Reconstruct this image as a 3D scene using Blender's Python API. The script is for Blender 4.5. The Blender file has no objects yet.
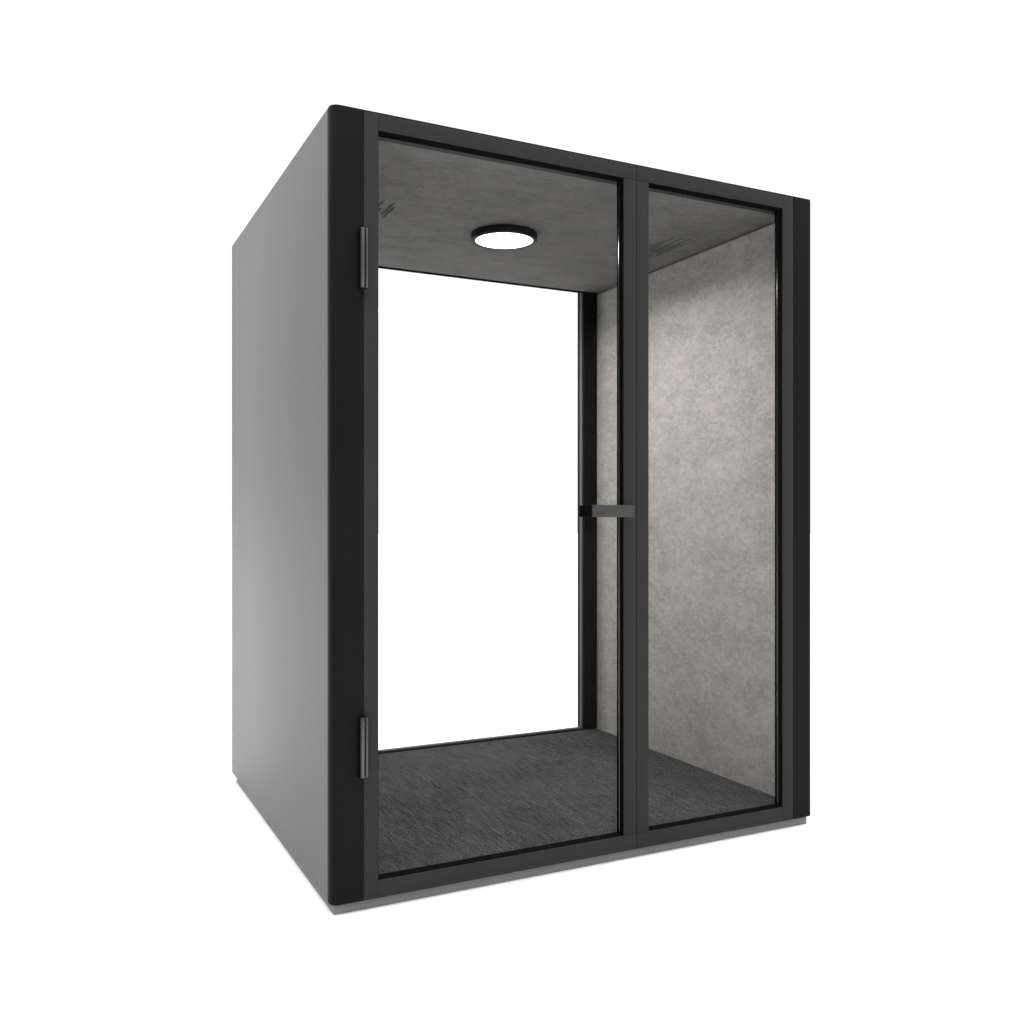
import bpy, bmesh, math, random
from mathutils import Vector
random.seed(4)
S = bpy.context.scene
COL = S.collection

# ------------------------------------------------------------------ numbers
# metres; x runs along the glazed front, y back into the booth, z up
BASE = 0.030                       # plinth height
TOP = 2.2 + BASE
PX0, PX1 = -0.0915, 1.6655           # outer faces of the side panels
SEAM, FR = 0.9086, 1.5723          # door / fixed panel joint, end of fixed panel
PIN = 0.0009                       # half of a hairline joint
REC = 0.041                        # depth of the front frame
WIN0, WIN1 = -0.045, 1.600         # inside faces of the side walls
BACK = 1.3575                      # inside face of the back frame
END = 1.515                        # back of the booth
CEIL = 2.1504 + BASE
FLOOR = 0.045 + BASE
ROOT = Vector((0.786, 0.757, 0.0))

# ------------------------------------------------------------------ materials
def mat(name):
    m = bpy.data.materials.new(name); m.use_nodes = True
    nt = m.node_tree; nt.nodes.clear()
    out = nt.nodes.new('ShaderNodeOutputMaterial')
    return m, nt, out

def N(nt, kind, **kw):
    n = nt.nodes.new(kind)
    for k, v in kw.items():
        if k in n.inputs: n.inputs[k].default_value = v
        else: setattr(n, k, v)
    return n

def ramp(nt, stops):
    r = nt.nodes.new('ShaderNodeValToRGB')
    el = r.color_ramp.elements
    while len(el) < len(stops): el.new(0.5)
    for e, (p, c) in zip(el, stops):
        e.position = p; e.color = (c, c, c, 1) if not isinstance(c, tuple) else c + (1,)
    return r

def coat(name, col, rough=0.5, spec=0.25, metal=0.0, grain=0.06, bump=0.0, scale=900, rv=0.03):
    """powder coated / painted metal with a very fine grain and faint clouding"""
    m, nt, out = mat(name)
    b = N(nt, 'ShaderNodeBsdfPrincipled', Metallic=metal)
    b.inputs['Specular IOR Level'].default_value = spec
    tc = N(nt, 'ShaderNodeTexCoord')
    n1 = N(nt, 'ShaderNodeTexNoise', Scale=scale, Detail=2.0)
    n2 = N(nt, 'ShaderNodeTexNoise', Scale=3.0, Detail=3.0)
    nt.links.new(tc.outputs['Object'], n1.inputs['Vector'])
    nt.links.new(tc.outputs['Object'], n2.inputs['Vector'])
    ad = N(nt, 'ShaderNodeMath', operation='ADD')
    nt.links.new(n1.outputs['Fac'], ad.inputs[0]); nt.links.new(n2.outputs['Fac'], ad.inputs[1])
    mr = N(nt, 'ShaderNodeMapRange'); mr.inputs['From Min'].default_value = 0.6; mr.inputs['From Max'].default_value = 1.4
    mr.inputs['To Min'].default_value = 1 - grain; mr.inputs['To Max'].default_value = 1 + grain
    nt.links.new(ad.outputs[0], mr.inputs['Value'])
    vm = N(nt, 'ShaderNodeVectorMath', operation='SCALE'); vm.inputs[0].default_value = col
    nt.links.new(mr.outputs[0], vm.inputs['Scale'])
    nt.links.new(vm.outputs[0], b.inputs['Base Color'])
    mr2 = N(nt, 'ShaderNodeMapRange'); mr2.inputs['From Min'].default_value = 0.3; mr2.inputs['From Max'].default_value = 0.7
    mr2.inputs['To Min'].default_value = rough - rv; mr2.inputs['To Max'].default_value = rough + rv
    nt.links.new(n2.outputs['Fac'], mr2.inputs['Value']); nt.links.new(mr2.outputs[0], b.inputs['Roughness'])
    if bump:
        bp = N(nt, 'ShaderNodeBump', Strength=bump, Distance=0.0005)
        nt.links.new(n1.outputs['Fac'], bp.inputs['Height']); nt.links.new(bp.outputs[0], b.inputs['Normal'])
    nt.links.new(b.outputs[0], out.inputs[0])
    return m

def felt(name, dark, light, stretch=(1, 1, 1), bump=0.35, wt=(0.24, 0.44, 0.32)):
    """pressed polyester felt: soft mottling, tangled short fibres, tiny pale flecks"""
    m, nt, out = mat(name)
    b = N(nt, 'ShaderNodeBsdfPrincipled', Roughness=0.95)
    b.inputs['Specular IOR Level'].default_value = 0.1
    b.inputs['Sheen Weight'].default_value = 0.05
    tc = N(nt, 'ShaderNodeTexCoord'); mp = N(nt, 'ShaderNodeMapping'); mp.inputs['Scale'].default_value = stretch
    nt.links.new(tc.outputs['Object'], mp.inputs['Vector'])
    big = N(nt, 'ShaderNodeTexNoise', Scale=9.0, Detail=5.0, Roughness=0.62, Distortion=0.4)
    mid = N(nt, 'ShaderNodeTexNoise', Scale=42.0, Detail=6.0, Roughness=0.7, Distortion=1.3)
    fib = N(nt, 'ShaderNodeTexNoise', Scale=210.0, Detail=4.0, Roughness=0.7, Distortion=2.0)
    for n in (big, mid, fib): nt.links.new(mp.outputs[0], n.inputs['Vector'])
    def mul(a, k):
        x = N(nt, 'ShaderNodeMath', operation='MULTIPLY'); nt.links.new(a, x.inputs[0]); x.inputs[1].default_value = k; return x.outputs[0]
    def add(a, c):
        x = N(nt, 'ShaderNodeMath', operation='ADD'); nt.links.new(a, x.inputs[0]); nt.links.new(c, x.inputs[1]); return x.outputs[0]
    s = add(add(mul(big.outputs['Fac'], wt[0]), mul(mid.outputs['Fac'], wt[1])), mul(fib.outputs['Fac'], wt[2]))
    r = ramp(nt, [(0.36, dark), (0.64, light)])
    nt.links.new(s, r.inputs[0])
    nt.links.new(r.outputs[0], b.inputs['Base Color'])
    bp = N(nt, 'ShaderNodeBump', Strength=bump, Distance=0.002)
    nt.links.new(add(mid.outputs['Fac'], fib.outputs['Fac']), bp.inputs['Height'])
    nt.links.new(bp.outputs[0], b.inputs['Normal'])
    nt.links.new(b.outputs[0], out.inputs[0])
    return m

def carpet_mat():
    """low pile carpet with fine ribs and stray pale yarns running front to back"""
    m, nt, out = mat('ribbed charcoal carpet')
    b = N(nt, 'ShaderNodeBsdfPrincipled', Roughness=0.95)
    b.inputs['Specular IOR Level'].default_value = 0.0
    tc = N(nt, 'ShaderNodeTexCoord')
    def noise(scale, st, detail, dist=0.0, rough=0.6):
        mp = N(nt, 'ShaderNodeMapping'); mp.inputs['Scale'].default_value = st
        nt.links.new(tc.outputs['Object'], mp.inputs['Vector'])
        n = N(nt, 'ShaderNodeTexNoise', Scale=scale, Detail=detail, Distortion=dist, Roughness=rough)
        nt.links.new(mp.outputs[0], n.inputs['Vector']); return n
    rib = noise(150, (1, 0.08, 1), 3, 0.0)
    yarn = noise(210, (1, 0.04, 1), 2, 0.0)
    grain = noise(190, (1, 0.7, 1), 4, 0.3, 0.8)
    patch = noise(3.2, (1, 0.8, 1), 3)
    def M(op, a, c):
        x = N(nt, 'ShaderNodeMath', operation=op)
        for i, q in enumerate((a, c)):
            if isinstance(q, (int, float)): x.inputs[i].default_value = q
            else: nt.links.new(q, x.inputs[i])
        return x.outputs[0]
    s = M('ADD', M('ADD', M('MULTIPLY', rib.outputs['Fac'], 0.27), M('MULTIPLY', grain.outputs['Fac'], 0.59)), M('MULTIPLY', patch.outputs['Fac'], 0.14))
    r = ramp(nt, [(0.37, (0.0085, 0.0088, 0.0095)), (0.63, (0.076, 0.0765, 0.078))])
    nt.links.new(s, r.inputs[0])
    yr = ramp(nt, [(0.64, 0.0), (0.74, 0.45)])
    nt.links.new(yarn.outputs['Fac'], yr.inputs[0])
    mx = N(nt, 'ShaderNodeMix', data_type='RGBA')
    nt.links.new(yr.outputs[0], mx.inputs[0]); nt.links.new(r.outputs[0], mx.inputs[6]); mx.inputs[7].default_value = (0.17, 0.16, 0.147, 1)
    nt.links.new(mx.outputs[2], b.inputs['Base Color'])
    bp = N(nt, 'ShaderNodeBump', Strength=0.35, Distance=0.002)
    nt.links.new(M('ADD', rib.outputs['Fac'], grain.outputs['Fac']), bp.inputs['Height'])
    nt.links.new(bp.outputs[0], b.inputs['Normal'])
    nt.links.new(b.outputs[0], out.inputs[0])
    return m

def glass_mat():
    m, nt, out = mat('clear laminated glass')
    t = N(nt, 'ShaderNodeBsdfTransparent', Color=(0.985, 0.985, 0.985, 1))
    g = N(nt, 'ShaderNodeBsdfGlossy', Roughness=0.0, Color=(1, 1, 1, 1))
    fr = N(nt, 'ShaderNodeFresnel', IOR=1.09)
    mx = N(nt, 'ShaderNodeMixShader')
    ge = N(nt, 'ShaderNodeNewGeometry'); fm = N(nt, 'ShaderNodeMath', operation='SUBTRACT'); fm.use_clamp = True
    nt.links.new(fr.outputs[0], fm.inputs[0]); nt.links.new(ge.outputs['Backfacing'], fm.inputs[1])
    nt.links.new(fm.outputs[0], mx.inputs[0]); nt.links.new(t.outputs[0], mx.inputs[1]); nt.links.new(g.outputs[0], mx.inputs[2])
    nt.links.new(mx.outputs[0], out.inputs[0])
    return m

def lamp_mat():
    m, nt, out = mat('lit opal diffuser')
    e = N(nt, 'ShaderNodeEmission', Color=(1, 0.985, 0.96, 1), Strength=LAMP)
    nt.links.new(e.outputs[0], out.inputs[0]); return m

LAMP = 6.0
M_FRAME = coat('charcoal powder coat', (0.0295, 0.0295, 0.0292), 0.6, 0.03, bump=0.15)
M_POST = coat('black powder coat', (0.0085, 0.0085, 0.0083), 0.5, 0.03, bump=0.15)
M_CAP = coat('black roof sheet', (0.008, 0.008, 0.008), 0.6, 0.1)
M_REVEAL = coat('glossy black seal', (0.004, 0.004, 0.004), 0.2, 0.5, grain=0.02)
M_SEAL = coat('matt black rubber', (0.0045, 0.0045, 0.0045), 0.8, 0.0, grain=0.02)
M_SIDE = coat('grey lacquered panel', (0.082, 0.082, 0.082), 0.52, 0.6, grain=0.012, rv=0.003, bump=0.06)
M_BASE = coat('brushed grey plinth', (0.205, 0.203, 0.198), 0.55, 0.1)
M_LIT_REVEAL = coat('grey lit reveal strip', (0.10, 0.10, 0.10), 0.6, 0.05)
M_STEEL = coat('dark anodised aluminium', (0.095, 0.093, 0.090), 0.42, 0.3, metal=0.7)
M_HANDLE = coat('dark grey satin metal', (0.050, 0.050, 0.051), 0.45, 0.1)
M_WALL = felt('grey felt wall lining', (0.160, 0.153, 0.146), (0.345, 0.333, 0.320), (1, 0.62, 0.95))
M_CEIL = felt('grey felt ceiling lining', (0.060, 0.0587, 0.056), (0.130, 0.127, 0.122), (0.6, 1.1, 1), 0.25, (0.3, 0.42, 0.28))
M_CARPET = carpet_mat()
M_GLASS = glass_mat()
M_LAMP = lamp_mat()
M_GROUND = coat('white studio floor', (0.86, 0.86, 0.86), 0.9, 0.0, grain=0.004, scale=40)

# ------------------------------------------------------------------ mesh helpers
class MB:
    def __init__(self): self.bm = bmesh.new()
    def box(self, x0, x1, y0, y1, z0, z1, bev=0.0, seg=2, mi=0):
        t = bmesh.new()
        bmesh.ops.create_cube(t, size=1)
        for v in t.verts:
            v.co = Vector(((x0 + x1) / 2 + v.co.x * (x1 - x0), (y0 + y1) / 2 + v.co.y * (y1 - y0), (z0 + z1) / 2 + v.co.z * (z1 - z0)))
        if bev: bmesh.ops.bevel(t, geom=t.edges[:], offset=bev, segments=seg, profile=0.5, affect='EDGES')
        self.merge(t, mi); return self
    def prism(self, pts, z0, z1, bev=0.0, mi=0, axis='z'):
        """closed outline in plan, extruded; axis 'z' -> (x,y), 'x' -> (y,z), 'y' -> (x,z)"""
        t = bmesh.new()
        def P(a, b, h):
            return {'z': (a, b, h), 'x': (h, a, b), 'y': (a, h, b)}[axis]
        lo = [t.verts.new(P(a, b, z0)) for a, b in pts]; hi = [t.verts.new(P(a, b, z1)) for a, b in pts]
        f1 = t.faces.new(lo); f2 = t.faces.new(hi)
        n = len(pts)
        for i in range(n): t.faces.new((lo[i], lo[(i + 1) % n], hi[(i + 1) % n], hi[i]))
        bmesh.ops.recalc_face_normals(t, faces=t.faces[:])
        if bev:
            bmesh.ops.bevel(t, geom=[e for f in (f1, f2) for e in f.edges], offset=bev, segments=2, profile=0.5, affect='EDGES')
        self.merge(t, mi); return self
    def merge(self, t, mi=0):
        for f in t.faces: f.material_index = mi
        me = bpy.data.meshes.new('tmp'); t.to_mesh(me); t.free()
        self.bm.from_mesh(me); bpy.data.meshes.remove(me)
    def build(self, name, mats, parent=None, offset=ROOT, smooth=True):
        if not isinstance(mats, (list, tuple)): mats = [mats]
        bmesh.ops.translate(self.bm, verts=self.bm.verts[:], vec=-offset)
        me = bpy.data.meshes.new(name); self.bm.to_mesh(me); self.bm.free()
        for m in mats: me.materials.append(m)
        if smooth:
            me.polygons.foreach_set('use_smooth', [True] * len(me.polygons))
            me.set_sharp_from_angle(angle=math.radians(28))
        o = bpy.data.objects.new(name, me); COL.objects.link(o)
        if parent: o.parent = parent
        return o

def arc(cx, cy, r, a0, a1, n=8):
    return [(cx + r * math.cos(math.radians(a0 + (a1 - a0) * i / n)), cy + r * math.sin(math.radians(a0 + (a1 - a0) * i / n))) for i in range(n + 1)]

# ------------------------------------------------------------------ the booth
booth = bpy.data.objects.new('office_phone_booth', None); COL.objects.link(booth)
booth.location = ROOT; booth.empty_display_size = 0.3
booth['label'] = 'charcoal framed office phone booth with glass door, felt lined walls and round ceiling lamp'
booth['category'] = 'phone booth'

# plinth
MB().box(PX0 + 0.0115, PX1 - 0.0185, 0.014, END - 0.05, 0.0, BASE - 0.0005, 0.001).build('base_plinth', M_BASE, booth)

# front corner posts with a rounded outer corner
R = 0.024
left = arc(PX0 + R, R, R, 180, 270, 10) + [(-PIN, 0), (-PIN, REC + 0.012), (WIN0 - 0.016, REC + 0.012), (WIN0 - 0.016, 0.0375), (PX0, 0.0375)]
MB().prism(left, BASE, TOP, 0.0012).build('corner_post', M_POST, booth)
right = arc(PX1 - R, R, R, 360, 270, 10) + [(FR + PIN, 0), (FR + PIN, REC + 0.012), (WIN1 + 0.016, REC + 0.012), (WIN1 + 0.016, 0.0375), (PX1, 0.0375)]
MB().prism(right, BASE, TOP, 0.0012).build('corner_post', M_POST, booth)

# outer side panels, wall linings
MB().box(PX0, WIN0 - 0.017, 0.038, END, BASE, TOP, 0.0015).build('side_panel', M_SIDE, booth)
MB().box(WIN1 + 0.017, PX1, 0.038, END, BASE, TOP, 0.0015).build('side_panel', M_SIDE, booth)
MB().box(WIN0 - 0.0165, WIN0, REC + 0.0125, BACK - 0.0005, FLOOR - 0.03, CEIL - 0.0075).build('acoustic_wall', M_WALL, booth)
MB().box(WIN1, WIN1 + 0.0165, REC + 0.0125, BACK - 0.0005, FLOOR - 0.03, CEIL - 0.0075).build('acoustic_wall', M_WALL, booth)

# roof, ceiling lining, carpet
MB().box(WIN0 - 0.0168, WIN1 + 0.0168, REC + 0.001, BACK + 0.036, CEIL + 0.036, TOP - 0.0045).build('roof_panel', M_CAP, booth)
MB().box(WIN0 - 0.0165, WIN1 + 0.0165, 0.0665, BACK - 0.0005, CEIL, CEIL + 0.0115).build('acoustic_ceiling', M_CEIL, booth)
MB().box(WIN0 - 0.0168, WIN1 + 0.0168, REC + 0.001, BACK - 0.0005, BASE, FLOOR - 0.0305).build('floor_slab', M_CAP, booth)
MB().box(WIN0 + 0.0005, WIN1 - 0.0005, REC + 0.0008, BACK - 0.001, FLOOR - 0.030, FLOOR, 0.003).build('carpet', M_CARPET, booth)

MB().box(WIN0 - 0.0165, WIN1 + 0.0165, REC + 0.0005, 0.066, CEIL - 0.0008, CEIL + 0.0115).build('ceiling_trim', M_FRAME, booth)

# glazed panels ------------------------------------------------------------
def empty(name, parent):
    o = bpy.data.objects.new(name, None); COL.objects.link(o); o.parent = parent
    o.empty_display_size = 0.1; return o

RAIL = 0.0495 + BASE
HEAD = 2.1504 + BASE
CAPT = 0.0035
def gasket(parent, x0, x1, z0, z1, y):
    """black reveal lining plus a slim round bead against the glass, both one rubber seal"""
    mb = MB(); d = 0.0016
    # reveal lining, butt jointed
    mb.box(x0, x0 + d, 0.0035, REC - 0.002, z0 + d, z1 - d)
    mb.box(x1 - d, x1, 0.0035, REC - 0.002, z0 + d, z1 - d)
    mb.box(x0, x1, 0.0035, REC - 0.002, z0, z0 + d)
    mb.box(x0, x1, 0.0035, REC - 0.002, z1 - d, z1)
    # bead
    r = 0.0034
    def q(cx, cy, n=14): return [(cx + r * math.cos(2 * math.pi * i / n), cy + r * math.sin(2 * math.pi * i / n)) for i in range(n)]
    mb.prism(q(x0 + d - 0.001, y - r - 0.001), z0 + d, z1 - d, mi=1)
    mb.prism(q(x1 - d + 0.001, y - r - 0.001), z0 + d, z1 - d, mi=1)
    return mb.build('gasket', [M_SEAL, M_REVEAL], parent)

def leaf(name, x0, x1, sl, sr, full_left):
    g = empty(name, booth)
    a, b = x0 + PIN, x1 - PIN
    zt = TOP - CAPT
    bv = 0.0009
    if full_left:
        MB().box(a, sl, 0, REC, BASE, zt, bv).build('stile', M_FRAME, g)
        MB().box(sr, b, 0, REC, RAIL + 0.001, HEAD - 0.001, bv).build('stile', M_FRAME, g)
        r0, r1 = sl + 0.0003, b
    else:
        MB().box(a, sl, 0, REC, RAIL + 0.001, HEAD - 0.001, bv).build('stile', M_FRAME, g)
        MB().box(sr, b, 0, REC, BASE, zt, bv).build('stile', M_FRAME, g)
        r0, r1 = a, sr - 0.0003
    MB().box(r0, r1, 0, REC, HEAD, zt, bv).build('top_rail', M_FRAME, g)
    MB().box(r0, r1, 0, REC, BASE, RAIL, bv).build('bottom_rail', M_FRAME, g)
    gy = 0.030
    MB().box(sl - 0.006, sr + 0.006, gy, gy + 0.008, RAIL - 0.006, HEAD + 0.006).build('glass_pane', M_GLASS, g, smooth=False)
    gasket(g, sl, sr, RAIL, HEAD, gy)
    return g

door = leaf('glass_door', 0.0, SEAM, 0.0429, 0.8608, True)
fixed = leaf('fixed_glass_panel', SEAM, FR, 0.9558, 1.5234, False)
# thin black strip added so the top edge reads shaded, not lit
MB().box(PX0 + 0.03, PX1 - 0.03, 0.0006, REC, TOP - CAPT + 0.0002, TOP - 0.0002).build('dark_top_edge', M_CAP, booth)

# door pull: C shaped flat bar, left leg on the glass, right leg on the stile
hz0, hz1 = 1.0668 + BASE, 1.1046 + BASE
h = MB()
h.box(0.7190, 0.8670, -0.0400, -0.0330, hz0, hz1, 0.0008)          # front plate
h.box(0.7135, 0.7187, -0.0395, 0.0295, hz0 + 0.001, hz1 - 0.001, 0.0005, mi=1)  # left leg, black
h.box(0.8674, 0.8740, -0.0392, -0.0005, hz0 + 0.0005, hz1 - 0.0005, 0.0006)    # right leg
h.box(0.7230, 0.7270, -0.0412, -0.0402, hz0 + 0.002, hz1 - 0.002, 0.0002)
h.box(0.7310, 0.7620, -0.0407, -0.0399, hz0 + 0.011, hz0 + 0.0125, 0.0, mi=1)
h.build('door_handle', [M_HANDLE, M_SEAL], door)

# hinges: two knuckled barrels over the door / post joint
for zc in (1.783, 0.430):
    z0, z1 = zc - 0.083 + BASE, zc + 0.083 + BASE
    k = MB()
    k.box(-0.0168, 0.0060, -0.0110, -0.0003, z0, z1, 0.0006, mi=1)     # black backing leaf, its black also painting the shadow gap
    k.prism([(-0.0125, -0.0112), (-0.0125, -0.0180)] + arc(-0.0075, -0.0180, 0.005, 180, 320, 8) + [(-0.0028, -0.0160), (-0.0028, -0.0112)], z0 + 0.0003, z1 - 0.0003, 0.0005)
    k.prism([(0.0004, -0.0112), (0.0004, -0.0165)] + arc(0.0042, -0.0165, 0.0035, 190, 350, 8) + [(0.0080, -0.0112)], z0 + 0.0006, z1 - 0.0006, 0.0005)
    k.build('hinge', [M_STEEL, M_SEAL], door)

# back window -------------------------------------------------------------
bw = empty('back_window', booth)
bl, br = 0.0285, 1.5272
bs, bh = 0.0500 + BASE, CEIL - 0.0006
BY = END - 0.02
MB().box(WIN0 - 0.0165, bl, BACK, BACK + 0.0345, BASE, CEIL + 0.0355, 0.0008).build('stile', M_POST, bw)
MB().box(br, WIN1 + 0.0165, BACK, BACK + 0.0345, BASE, CEIL + 0.0355, 0.0008).build('stile', M_POST, bw)
MB().box(bl + 0.0003, br - 0.0003, BACK, BACK + 0.0345, bh, CEIL + 0.0355, 0.0008).build('top_rail', M_SEAL, bw)  # rail blackened: shade on its underside put into the colour
MB().box(bl + 0.0003, br - 0.0003, BACK, BACK + 0.0345, BASE, bs, 0.0008).build('bottom_rail', M_POST, bw)
of = MB(); q = 0.045                                  # outer frame, wider than the opening so the pane edge is hidden
of.box(WIN0 - 0.0165, bl - q, BACK + 0.0365, BY, BASE, TOP - 0.0045)
of.box(br + q, WIN1 + 0.0165, BACK + 0.0365, BY, BASE, TOP - 0.0045)
of.box(bl - q + 0.0005, br + q - 0.0005, BACK + 0.0365, BY, BASE, bs - 0.040)
of.box(bl - q + 0.0005, br + q - 0.0005, BACK + 0.0365, BY, bh + 0.036, TOP - 0.0045)
of.build('outer_frame', M_POST, bw)
MB().box(bl - 0.03, br + 0.03, BACK + 0.038, BACK + 0.046, bs - 0.012, bh + 0.012).build('glass_pane', M_GLASS, bw, smooth=False)
# slim grey lit reveal strip ; its grey paints outside light on the reveal
bd = MB(); w = 0.0035
bd.box(br - w, br - 0.0004, BACK + 0.014, BACK + 0.0375, bs + w, bh - 0.0004, 0.0006)
bd.box(bl + 0.0004, bl + w, BACK + 0.014, BACK + 0.0375, bs + w, bh - 0.0004, 0.0006)
bd.box(bl + 0.0004, br - 0.0004, BACK + 0.014, BACK + 0.0375, bs + 0.0004, bs + w, 0.0006)
bd.build('lit_reveal_strip', M_LIT_REVEAL, bw)

# ceiling lamp ------------------------------------------------------------
lc = Vector((0.781, 0.706)); lr = 0.126; dr = 0.110; lh = 0.029
lampg = empty('ceiling_lamp', booth)
def lathe(profile, name, m, parent, n=96):
    bm = bmesh.new(); rings = []
    for r, z in profile:
        if r < 1e-6: rings.append([bm.verts.new((lc.x, lc.y, z))])
        else: rings.append([bm.verts.new((lc.x + r * math.cos(2 * math.pi * i / n), lc.y + r * math.sin(2 * math.pi * i / n), z)) for i in range(n)])
    for A, B in zip(rings, rings[1:]):
        for i in range(n):
            j = (i + 1) % n
            f = [A[i % len(A)], A[j % len(A)], B[j % len(B)], B[i % len(B)]]
            u = []
            for v in f:
                if v not in u: u.append(v)
            bm.faces.new(u)
    bmesh.ops.recalc_face_normals(bm, faces=bm.faces[:])
    mb = MB(); mb.bm.free(); mb.bm = bm
    return mb.build(name, m, parent)
zb = CEIL - lh
lathe([(lr - 0.004, CEIL - 0.0005), (lr, CEIL - 0.002), (lr, zb + 0.004), (lr - 0.003, zb + 0.001), (lr - 0.007, zb), (dr + 0.001, zb), (dr + 0.0005, zb + 0.006), (dr + 0.0005, CEIL - 0.0005), (lr - 0.004, CEIL - 0.0005)], 'lamp_ring', M_CAP, lampg)
lathe([(0, zb + 0.0035), (dr - 0.004, zb + 0.0030), (dr, zb + 0.0042), (dr, zb + 0.010), (0, zb + 0.010)], 'diffuser', M_LAMP, lampg)
def lamp(kind, energy, **kw):
    d = bpy.data.lights.new('lamp_light', kind); d.energy = energy; d.color = (1, 0.975, 0.945)
    for k, v in kw.items(): setattr(d, k, v)
    o = bpy.data.objects.new('lamp_light', d); COL.objects.link(o); return o
lamp('AREA', 22.0, shape='DISK', size=dr * 1.9, spread=math.radians(166)).location = (lc.x, lc.y, zb - 0.002)
lamp('SPOT', 14.0, shadow_soft_size=0.02, spot_size=math.radians(169), spot_blend=0.16).location = (lc.x, lc.y, zb - 0.022)

# ceiling air vents: slits parallel to the side walls, staggered ends -------
def vent(slits, wdt, wave):
    mb = MB()
    for x, y0, y1 in slits:
        n = 24                                    # a slightly wavering slit with tapered ends
        ys = [y0 + (y1 - y0) * i / n for i in range(n + 1)]
        cx = [x + wave * math.sin(yy * 34 + x * 190) for yy in ys]
        hw = [wdt / 2 * min(1, 0.35 + 3 * min(i, n - i) / n) for i in range(n + 1)]
        pts = [(c - q, yy) for c, q, yy in zip(cx, hw, ys)] + [(c + q, yy) for c, q, yy in list(zip(cx, hw, ys))[::-1]]
        mb.prism(pts, CEIL - 0.0012, CEIL - 0.0002)
    return mb.build('air_vent', M_CAP, booth)
vent([(1.340, 0.62, 0.76), (1.357, 0.56, 0.77), (1.374, 0.50, 0.76), (1.391, 0.455, 0.76), (1.408, 0.56, 0.75), (1.424, 0.445, 0.77),
      (1.440, 0.52, 0.76), (1.457, 0.425, 0.66), (1.458, 0.68, 0.77), (1.475, 0.49, 0.74)], 0.0042, 0.0014)
vent([(0.115, 0.60, 0.86), (0.142, 0.56, 0.90), (0.168, 0.62, 0.84), (0.196, 0.57, 0.88), (0.222, 0.53, 0.70), (0.246, 0.545, 0.66), (0.262, 0.63, 0.69), (0.286, 0.555, 0.70), (0.301, 0.60, 0.735)], 0.0105, 0.0005)

# ------------------------------------------------------------------ the setting
g = bmesh.new(); bmesh.ops.create_circle(g, cap_ends=True, segments=96, radius=60)
mb = MB(); mb.bm.free(); mb.bm = g
gr = mb.build('floor', M_GROUND, None, offset=Vector((0, 0, 0)), smooth=False)
gr['kind'] = 'structure'

# ------------------------------------------------------------------ studio light
# white studio: broad soft light overhead, white sweep all round the far side, dim room behind the photographer
YAW = 0.4636
w = bpy.data.worlds.new('World'); S.world = w; w.use_nodes = True
nt = w.node_tree; nt.nodes.clear()
out = nt.nodes.new('ShaderNodeOutputWorld'); bg = nt.nodes.new('ShaderNodeBackground')
tc = nt.nodes.new('ShaderNodeTexCoord')
dt = nt.nodes.new('ShaderNodeVectorMath'); dt.operation = 'DOT_PRODUCT'
nt.links.new(tc.outputs['Generated'], dt.inputs[0]); dt.inputs[1].default_value = (math.sin(YAW), math.cos(YAW), 0)
m1 = nt.nodes.new('ShaderNodeMapRange'); m1.interpolation_type = 'SMOOTHSTEP'
for k, v in (('From Min', -0.55), ('From Max', 0.15), ('To Min', 0.10), ('To Max', 1.12)): m1.inputs[k].default_value = v
nt.links.new(dt.outputs['Value'], m1.inputs['Value'])
sp = nt.nodes.new('ShaderNodeSeparateXYZ'); nt.links.new(tc.outputs['Generated'], sp.inputs[0])
m2 = nt.nodes.new('ShaderNodeMapRange'); m2.interpolation_type = 'SMOOTHSTEP'
for k, v in (('From Min', 0.50), ('From Max', 0.72), ('To Min', 0.0), ('To Max', 3.5)): m2.inputs[k].default_value = v
nt.links.new(sp.outputs['Z'], m2.inputs['Value'])
ad = nt.nodes.new('ShaderNodeMath'); ad.operation = 'MAXIMUM'
nt.links.new(m1.outputs[0], ad.inputs[0]); nt.links.new(m2.outputs[0], ad.inputs[1])
nt.links.new(ad.outputs[0], bg.inputs['Strength']); bg.inputs['Color'].default_value = (1, 1, 1, 1)
nt.links.new(bg.outputs[0], out.inputs[0])

# ------------------------------------------------------------------ camera
cd = bpy.data.cameras.new('camera'); cam = bpy.data.objects.new('camera', cd); COL.objects.link(cam)
cam.location = (-0.7943, -2.5116, 1.0664 + BASE)
cam.rotation_euler = (math.radians(90), 0, -YAW)
cd.sensor_width = 36; cd.lens = 936.2267 / 1024 * 36
cd.shift_y = 5.2283 / 1024
cd.clip_start = 0.05; cd.clip_end = 300
S.camera = cam

S.view_settings.view_transform = 'Standard'; S.view_settings.look = 'None'
S.view_settings.exposure = 0; S.view_settings.gamma = 1; S.view_settings.use_curve_mapping = False
S.render.engine = 'CYCLES'
S.cycles.use_denoising = True
S.cycles.max_bounces = 10; S.cycles.diffuse_bounces = 5; S.cycles.transparent_max_bounces = 16
S.cycles.sample_clamp_indirect = 8
